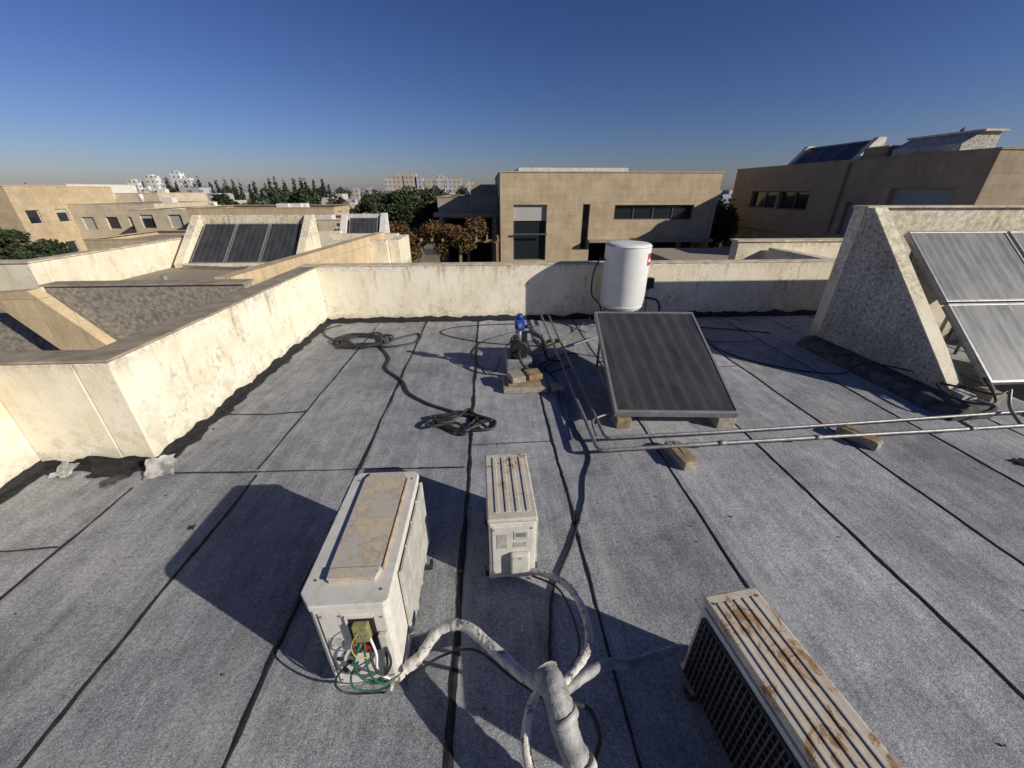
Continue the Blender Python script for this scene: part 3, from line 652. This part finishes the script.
# ================================================================= SOLAR SHIELD WALL (right)
e=empty('solar_shield_wall')
def sidewall(nm,x0,x1,mat,mat2):
    prism(nm,[(5.70,.0),(5.70,2.07),(5.58,2.07),(3.72,.20),(3.55,.20),(3.55,.0)],x0,x1,'x',mat,e)
    vs=[]
    for x in (x0-.006,x1+.006):
        for p in ((5.58,2.07),(3.72,.20)):
            for k in (.002,.02): vs.append((x,p[0]-k*.709,p[1]+k*.705))
    mesh(nm+'_rake',vs,[(0,1,3,2),(4,6,7,5),(0,4,5,1),(2,3,7,6),(1,5,7,3),(0,2,6,4)],mat2,e)
sidewall('side_wall',5.36,5.54,STUCCO,CREAM2); sidewall('side_wall_b',9.6,9.78,STUCCO,CREAM2)
box('back_wall',5.36,9.78,5.702,5.90,.0,2.07,CREAM2,e,.01)
box('back_wall_coping',5.345,9.80,5.66,5.92,2.072,2.10,COPEL,e,.006)
prism('tar_curb',[(5.06,.0),(5.16,.13),(5.355,.16),(5.355,.0)],3.35,5.75,'y',TARG,e,.01)
box('tar_curb_front',5.20,5.60,3.36,3.548,.0,.17,TARG,e,.03)
e=empty('solar_collector.001')
def rack(e,x0,x1):
    collector(e,(x0,3.62,.33),(x1,3.62,.33),(x0,4.42,1.035),(x1,4.42,1.035),COLL2)
    collector(e,(x0,4.44,1.053),(x1,4.44,1.053),(x0,5.28,1.80),(x1,5.28,1.80),COLL2)
    for x in (x0+.1,x1-.1): cyl('leg_%d'%int(x*10),(x,5.2,1.65),(x,5.2,.0),.022,STEEL,e,n=8); cyl('rail_%d'%int(x*10),(x,3.62,.22),(x,5.28,1.69),.02,STEEL,e,n=8); box('rack_foot_%d'%int(x*10),x-.08,x+.08,3.55,3.75,.0,.22,CONC,e,.01)
rack(e,5.70,7.10)
e=empty('solar_collector.002'); rack(e,7.16,8.50)

# ================================================================= NEIGHBOUR ROOF (left)
e=empty('neighbour_building')
mesh('gravel_roof',[(-9.3,6.3,.3),(-3.7,6.3,.3),(-3.7,16,.3),(-9.3,16,.3)],[(0,1,2,3)],GRAVEL,e)
box('body',-9.39,-3.6,6.32,16,-8,.29,CREAM2,e)
box('near_wall',-6.55,-3.70,6.08,6.30,-2,1.03,GREYREND,e,.01); box('near_wall_coping',-6.58,-3.68,6.05,6.34,1.032,1.06,COPE,e,.006)
vs=[(-4.02,6.345,.31),(-3.25,13.2,.31),(-3.25,13.2,1.12),(-4.02,6.345,1.09),(-4.27,6.345,.31),(-3.5,13.2,.31),(-3.5,13.2,1.12),(-4.27,6.345,1.09)]
mesh('east_parapet',vs,[(0,1,2,3),(4,7,6,5),(3,2,6,7),(0,3,7,4),(1,5,6,2)],STONE_P,e)
box('west_parapet',-9.4,-9.15,8.71,16,.29,1.0,CREAM2,e,.01); box('west_coping',-9.43,-9.12,8.74,16,1.002,1.03,COPEL,e)
box('west_return',-16,-9.15,8.45,8.70,-2,1.0,CREAM2,e,.01); box('west_return_coping',-16,-9.12,8.42,8.73,1.002,1.03,COPEL,e)
box('north_parapet',-9.148,-5.2,14.8,15.05,.3,1.0,CREAM2,e,.01)
box('inner_kerb',-9.14,-4.3,6.5,8.2,.302,.42,GRAVEL,e,.01)
prism('stone_stair_side',[(-6.56,1.02),(-7.2,.98),(-6.0,-.6),(-5.2,-.6)],5.86,6.045,'y',STONE_P,e)
mesh('lower_terrace',[(-14,3.36,-1.3),(-3.46,3.36,-1.3),(-3.46,6.07,-1.3),(-14,6.07,-1.3)],[(0,1,2,3)],GREYREND,e)
box('stair_back_wall',-14,-6.6,6.10,6.30,-2,.55,GREYREND,e,.01); box('stair_back_coping',-14,-6.62,6.06,6.34,.552,.58,COPE,e)
box('terrace_block',-9.0,-7.3,4.2,5.3,-1.3,.25,GREYREND,e,.02)
mesh('terrace_far',[(-16,6.32,-.2),(-9.42,6.32,-.2),(-9.42,8.44,-.2),(-16,8.44,-.2)],[(0,1,2,3)],GRAVEL,e)
box('far_parapet_a',-5.0,-2.9,13.3,13.6,.0,1.05,CREAM2,e,.01); box('far_parapet_b',-2.9,-2.6,12.01,13.6,-.2,1.0,CREAM2,e,.01); box('far_parapet_c',-4.6,-2.9,11.8,12.0,-.2,1.02,CREAM,e,.01)
box('far_terrace',-3.2,-2.4,8.2,11.78,-8,.25,CREAM2,e)
for i,(x,y) in enumerate(((-7.5,9.5),(-6.2,10.6),(-5.2,9.0))): cyl('vent_%d'%i,(x,y,.3),(x,y,.55),.06,GRAYPL,e,n=12)
tube('roof_pipe',[(-8.6,11.7,.38),(-7.2,11.5,.36),(-6.0,11.6,.36),(-5.0,11.0,.36),(-4.6,8.5,.36)],.03,STEEL,e,k=1)
e=empty('solar_collector.003')
for i in range(3):
    x0=-8.62+i*.98; collector(e,(x0,12.0,.42),(x0+.94,12.0,.42),(x0,13.2,1.38),(x0+.94,13.2,1.38),COLL)
e=empty('solar_shield_wall.001')
for i,x in enumerate((-8.95,-5.62)):
    prism('side_%d'%i,[(13.45,.31),(13.45,1.62),(13.25,1.62),(11.85,.42),(11.85,.31)],x,x+.22,'x',CREAM2,e)
box('back',-8.72,-5.63,13.3,13.45,.31,1.62,CREAM2,e); box('front_kerb',-8.72,-5.63,11.84,11.96,.31,.42,CREAM2,e)
e=empty('solar_shield_wall.002')
for i,x in enumerate((-5.3,-3.9)):
    prism('side_%d'%i,[(15.8,.31),(15.8,1.55),(15.6,1.55),(14.6,.52),(14.6,.31)],x,x+.2,'x',WHITEH,e)
box('back',-5.09,-3.91,15.6,15.8,.31,1.52,WHITEH,e); collector(e,(-5.0,14.75,.5),(-4.0,14.75,.5),(-5.0,15.5,1.4),(-4.0,15.5,1.4),COLL)
e=empty('neighbour_parapet')
box('wall',6.1,13.4,9.62,9.9,-8,1.17,CREAM2,e,.01); box('coping',6.05,13.4,9.58,9.94,1.172,1.21,COPEL,e); box('roof',6.1,13.4,9.942,16,-8,.2,GRAVEL,e)

# ================================================================= CENTRAL BUILDING
e=building('stone_house',.6,11.1,20,32,-8,3.02,STONE,
  ops_s=[(.62,2.22,-.85,1.68,'half'),(3.95,4.30,-.35,1.70,'glass'),(5.5,9.4,1.0,1.66,'glass'),(4.4,10.4,-3.2,-.0,'deep')],
  ops_e=[(2,5,0,1.5,'glass')],parapet=.4)
box('balcony_rail',1.2,2.85,19.86,19.9,.35,.42,FRAME,e); box('lintel_slab',4.9,11.1,19.6,19.998,.0,.12,STONE_G,e)
box('roof_box',1.6,7.2,22,26,2.7,3.30,WHITEH,e)
for i,x in enumerate((7.6,9.6)): box('mullion_lower_%d'%i,x,x+.2,20.2,20.4,-3.2,-.01,STONE_G,e)
for i,(x,y) in enumerate(((8.5,24),(9.4,25))): cyl('roof_vent_%d'%i,(x,y,2.6),(x,y,3.25),.06,STEEL,e,n=8)
cyl('antenna',(2.4,24,3.3),(2.4,24,3.9),.02,STEEL,e,n=6)
e=building('stone_house_wing',-2.7,.55,23.2,31,-8,1.95,STONE_G,ops_s=[(.3,2.9,-3,.9,'deep')],parapet=.3)
box('upper_slab',-2.9,.58,22.6,23.19,1.0,1.22,STONE_G,e); box('roof_room',-1.0,.5,26,29,1.7,2.6,STONE_G,e)
for i,x in enumerate((-2.6,-1.2,.3)): box('post_%d'%i,x,x+.15,22.65,22.8,-8,.998,STONE_G,e)
e=empty('pergola')
for i in range(4): box('post_%d'%i,-4.9+i*1.75,-4.78+i*1.75,19.12,19.24,-8,.099,WOOD,e)
for i in range(12): box('slat_%d'%i,-5.1+i*.5,-5.02+i*.5,18.6,21.5,.222,.34,WOOD,e)
box('beam',-5.2,.5,19.1,19.25,.1,.22,WOOD,e)
e=empty('climbing_plant')
foliage('leaves',[((-4.6+i*.5,19.3+random.uniform(-.4,.6),.40+random.uniform(-.25,.35)),(.6,.6,random.uniform(.25,.5))) for i in range(9)]+[((-4.5,19.0,-.2),(.4,.4,.6)),((-3.4,19.0,-.3),(.3,.3,.5)),((-2.2,19.0,-.1),(.4,.3,.5))],12000,.06,LEAFO,e)
tree('tree',-5.6,27,-8,2.75,2.0,12000,.11); tree('tree.001',-3.6,30,-8,2.9,1.9,9000,.12); tree('tree.002',-5.0,22.5,-8,1.9,1.2,8000,.09)
tree('tree.003',12.0,20.8,-8,2.5,.75,7000,.07,shape=2.6)
# ================================================================= RIGHT BUILDING
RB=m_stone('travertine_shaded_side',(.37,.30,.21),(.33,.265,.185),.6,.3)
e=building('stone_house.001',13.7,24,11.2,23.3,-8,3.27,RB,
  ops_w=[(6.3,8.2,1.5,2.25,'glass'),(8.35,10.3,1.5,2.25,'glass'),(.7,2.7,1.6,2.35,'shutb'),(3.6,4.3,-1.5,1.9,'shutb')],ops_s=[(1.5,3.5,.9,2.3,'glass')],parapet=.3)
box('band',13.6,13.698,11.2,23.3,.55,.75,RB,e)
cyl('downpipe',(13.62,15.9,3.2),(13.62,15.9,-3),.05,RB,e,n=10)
e=empty('solar_shield_wall.003')
for i,y in enumerate((16.4,20.0)):
    prism('side_%d'%i,[(14.2,2.9),(14.2,3.30),(14.9,4.10),(15.2,4.10),(15.2,2.9)],y,y+.22,'y',WHITEH,e)
box('back',15.0,15.18,16.63,19.99,2.9,4.05,WHITEH,e)
for i in range(3): collector(e,(14.3,19.9-i*1.05,3.36),(14.3,18.92-i*1.05,3.36),(14.95,19.9-i*1.05,4.02),(14.95,18.92-i*1.05,4.02),COLL)
e=empty('roof_stair_room')
prism('room',[(14.2,2.9),(14.2,3.55),(14.7,3.85),(15.3,3.85),(15.3,2.9)],12.7,14.9,'y',STUCCO,e); box('slab',14.65,15.4,12.6,15.0,3.852,3.91,COPEL,e)
e=empty('roof_stair_room.001'); box('room',14.2,15.3,15.1,16.1,2.9,3.66,RB,e,.01); box('cap',14.15,15.35,15.05,16.15,3.662,3.71,COPEL,e)
e=empty('pigeon')
cyl('body',(15.0,13.6,3.98),(15.15,13.7,4.02),.05,DARK,e,r1=.03,n=10); cyl('tail',(15.0,13.6,3.98),(14.88,13.52,3.95),.03,DARK,e,r1=.012,n=6); cyl('head',(15.15,13.7,4.02),(15.19,13.72,4.07),.03,DARK,e,r1=.02,n=8); cyl('legs',(15.07,13.65,3.97),(15.07,13.65,3.91),.008,DARK,e,n=5)

# ================================================================= DISTANCE
def rows(W,z0,n,w=1.2,h=1.2,gap=3.0,fh=3.0,kinds=('glass','shut','half')):
    out=[]
    for f in range(n):
        x=.8
        while x+w<W-.5:
            out.append((x,x+w,z0+f*fh+1.0,z0+f*fh+1.0+h,random.choice(kinds))); x+=gap*random.uniform(.8,1.15)
    return out
ST1=m_stone('travertine_far',(.54,.43,.28),(.49,.385,.245),.8,.4); ST2=m_stone('limestone_far',(.60,.52,.38),(.55,.47,.34),.8,.4)
building('apartment_block',-66,-43,41,52,-8,2.6,ST1,ops_s=rows(23,-7.6,3,gap=2.3,w=1.1),ops_e=rows(11,-7.6,3,gap=2.4),frame=FRAMEW)
building('apartment_block.001',-43,-34.5,46,56,-8,1.0,ST2,ops_s=rows(8.5,-8.4,3,gap=2.2),ops_e=rows(10,-8.4,3,gap=2.4),frame=FRAMEW)
building('apartment_block.002',-57,-49.5,54,64,-8,2.9,WHITEH,ops_s=rows(7.5,-7,3,gap=2.4),ops_e=rows(10,-7,3,gap=2.4),frame=FRAMEW)
building('apartment_block.003',-50,-44,60,70,-8,1.9,ST2,ops_s=rows(6,-7.5,3,gap=2.2),ops_e=rows(10,-7.5,3,gap=2.4),frame=FRAMEW)
building('terraced_house',-29,-21.5,31,38,-8,-.9,ST1,ops_s=rows(7.5,-6,1,w=1.6,h=1.0),ops_e=rows(7,-6,1),parapet=.3)
building('terraced_house.001',-26,-13.5,38,45,-8,.9,ST1,ops_s=rows(12.5,-4.6,2,w=1.3,h=.9,gap=2.6),ops_e=rows(7,-4.6,2),parapet=.3)
building('terraced_house.002',-34,-27,42,50,-8,.6,ST2,ops_s=rows(7,-5,2,gap=2.3),ops_e=rows(8,-5,2),parapet=.3)
building('terraced_house.003',-14,-7,30,36,-8,.4,ST2,ops_s=rows(7,-5,2),ops_e=rows(6,-5,2),parapet=.3)
building('terraced_house.004',-20,-13.5,24,29,-8,-.5,CREAM2,ops_s=rows(6.5,-6,2),ops_e=rows(5,-6,2),parapet=.3)
e=empty('rooftop_equipment')
for i in range(18):
    bx,by,bz=[(-54,45,2.6),(-38,50,1.0),(-20,42,.6),(-30.5,46,.3),(-10.5,33,.1),(-47,64,1.9)][i%6]
    x=bx+random.uniform(-2.4,2.4);y=by+random.uniform(-1.5,1.5)
    if i%4==1: cyl('tank_%d'%i,(x,y,bz+.2),(x,y,bz+.9),.22,WHITEH,e,n=12)
    else: box('box_%d'%i,x,x+1.1,y,y+.8,bz,bz+.55,WHITEH,e)
e=empty('hedge'); foliage('leaves',[((-28+i*.95,24+random.uniform(-.6,.6),-1.55+random.uniform(-.4,.25)),(.8,.8,random.uniform(.4,.7))) for i in range(6)],7000,.09,LEAF,e)
box('hedge_bed',-29,-22.5,22.8,25.4,-8,-1.8,GREYREND,e)
tree('tree.004',-20.8,50,-8,2.9,2.3,8000,.2); tree('tree.005',-31,52,-8,1.6,1.9,3500,.22); tree('tree.006',-11.5,42,-8,1.9,1.8,4000,.2); tree('tree.007',-42,38,-8,-.4,1.9,4000,.2); tree('tree.008',-34,33,-8,-.8,1.6,3500,.16)
tree('tree.009',-9.6,50,-8,2.3,1.5,3500,.2); tree('tree.010',-15,55,-8,2.2,1.8,3500,.2); tree('tree.011',-36,60,-8,2.3,2.2,3500,.25)
e=empty('distant_trees')
cl=[]
for i in range(260):
    D=random.uniform(75,260); a=random.uniform(-1.5,1.4); cl.append(((a*D,D,-8+random.uniform(3,7)+D*.012),(random.uniform(2,4),2.5,random.uniform(2,3.2))))
foliage('crowns',cl,60000,.7,LEAFD,e)
e=empty('cypress_row')
for i in range(22):
    D=140; x=(-.70+i*.0165+random.uniform(-.005,.005))*D; zc=.9+random.uniform(-1.1,.9); foliage('cypress_%d'%i,[((x,D,zc-2),(1.0,1.0,3.6)),((x,D,zc+1),(.6,.6,3.2))],700,.4,LEAFD,e)
CM=[m_city('city_white',(.66,.65,.63)),m_city('city_beige',(.48,.44,.39)),m_city('city_grey',(.40,.41,.44)),m_city('city_tan',(.44,.38,.31))]  # low-contrast wall and window colours imitate haze over the city
e=empty('distant_city')
k=0
def cb(xf,D,w,zt,mat):
    global k; k+=1; x=xf*D
    box('block_%d'%k,x-w/2,x+w/2,D,D+w*.8,-8,zt,mat,e); box('roof_box_%d'%k,x-w/4,x+w/5,D+1,D+w*.5,zt+.01,zt+w*.12,mat,e)
for i in range(190):
    D=random.uniform(90,450); cb(random.uniform(-1.4,1.2),D,random.uniform(7,16),2.3-D*random.uniform(.002,.03),random.choice(CM))
e=empty('tower_blocks')
for px,wp,yt in ((155,9,178),(166,6,185),(180,9,175),(190,7,180),(136,9,182),(147,5,188),(205,6,191),(222,8,193),(390,9,180),(399,9,177),(412,11,176),(420,8,179),(431,8,181),(441,8,178),(449,9,180),(458,9,179),(470,8,183),(250,8,192),(330,9,192),(355,7,189),(370,6,188)):
    m=(px-512)/(385*1.118); D=330; cb((m+.0576)/(1-.0576*m),D,wp*D/440,2.3+(190-yt)/430*D,CM[0] if px<200 else random.choice(CM[1:]))
def m_ground():
    b=NB('dry_ground'); c=b.ramp(b.noise(.03,6,.65),[(.35,(.06,.07,.035)),(.5,(.17,.14,.09)),(.65,(.24,.20,.14))]); return b.done(c,.95,b.bump(b.noise(2,4),.3,.1))
n=48; vs=[(0,0,-8)]+[(4000*math.cos(2*math.pi*i/n),4000*math.sin(2*math.pi*i/n),-8) for i in range(n)]
mesh('ground',vs,[(0,i+1,(i+1)%n+1) for i in range(n)],m_ground())
mesh('road',[(-60,72,-7.99),(60,72,-7.99),(60,80,-7.99),(-60,80,-7.99)],[(0,1,2,3)],simple('asphalt',(.05,.05,.05),(.07,.07,.07),2,.9,.2))
e=empty('hills')
vs=[];fs=[];N=160
for i in range(N+1):
    a=math.radians(-80+160*i/N); D=2200; hgt=8+14*mnoise.noise(Vector((i*.05,3,0)))+6*mnoise.noise(Vector((i*.3,7,0)))
    vs+=[(D*math.sin(a),D*math.cos(a),-8),((D+300)*math.sin(a),(D+300)*math.cos(a),max(-4,hgt))]
    if i: fs.append((2*i-2,2*i,2*i+1,2*i-1))
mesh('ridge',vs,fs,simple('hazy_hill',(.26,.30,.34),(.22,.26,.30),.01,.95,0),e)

# ================================================================= LIGHT / WORLD / CAMERA
sd=Vector((1.40,-.76,.70)).normalized()
el=math.asin(sd.z); az=math.atan2(sd.x,sd.y)
W=bpy.data.worlds.new('World'); S.world=W; W.use_nodes=True; nt=W.node_tree
sky=nt.nodes.new('ShaderNodeTexSky'); sky.sky_type='NISHITA'; sky.sun_disc=False; sky.sun_elevation=el; sky.sun_rotation=az; sky.air_density=1.0; sky.dust_density=.4; sky.ozone_density=3.2
gm=nt.nodes.new('ShaderNodeGamma'); gm.inputs[1].default_value=1.33
mx=nt.nodes.new('ShaderNodeMix'); mx.data_type='RGBA'; mx.blend_type='MULTIPLY'; mx.inputs[0].default_value=1; mx.inputs[7].default_value=(.54,.525,.74,1)
bg=nt.nodes['Background']; nt.links.new(sky.outputs[0],gm.inputs[0]); nt.links.new(gm.outputs[0],mx.inputs[6]); nt.links.new(mx.outputs[2],bg.inputs[0]); bg.inputs[1].default_value=.05
L=bpy.data.lights.new('sun','SUN'); L.energy=5.0; L.angle=math.radians(.5); L.color=(1,.925,.80); lo=bpy.data.objects.new('sun',L); COL.objects.link(lo)
lo.rotation_euler=(-sd).to_track_quat('-Z','Y').to_euler()
cam=bpy.data.cameras.new('camera'); co=bpy.data.objects.new('camera',cam); COL.objects.link(co); S.camera=co
co.location=(0,0,2.3); cam.sensor_width=36; cam.lens=36*385/1024; cam.clip_end=9000; cam.clip_start=.02
co.rotation_euler=(math.radians(90)-math.atan(194/385),0,-math.radians(3.3))
S.view_settings.view_transform='Standard'; S.view_settings.look='None'; S.view_settings.exposure=0
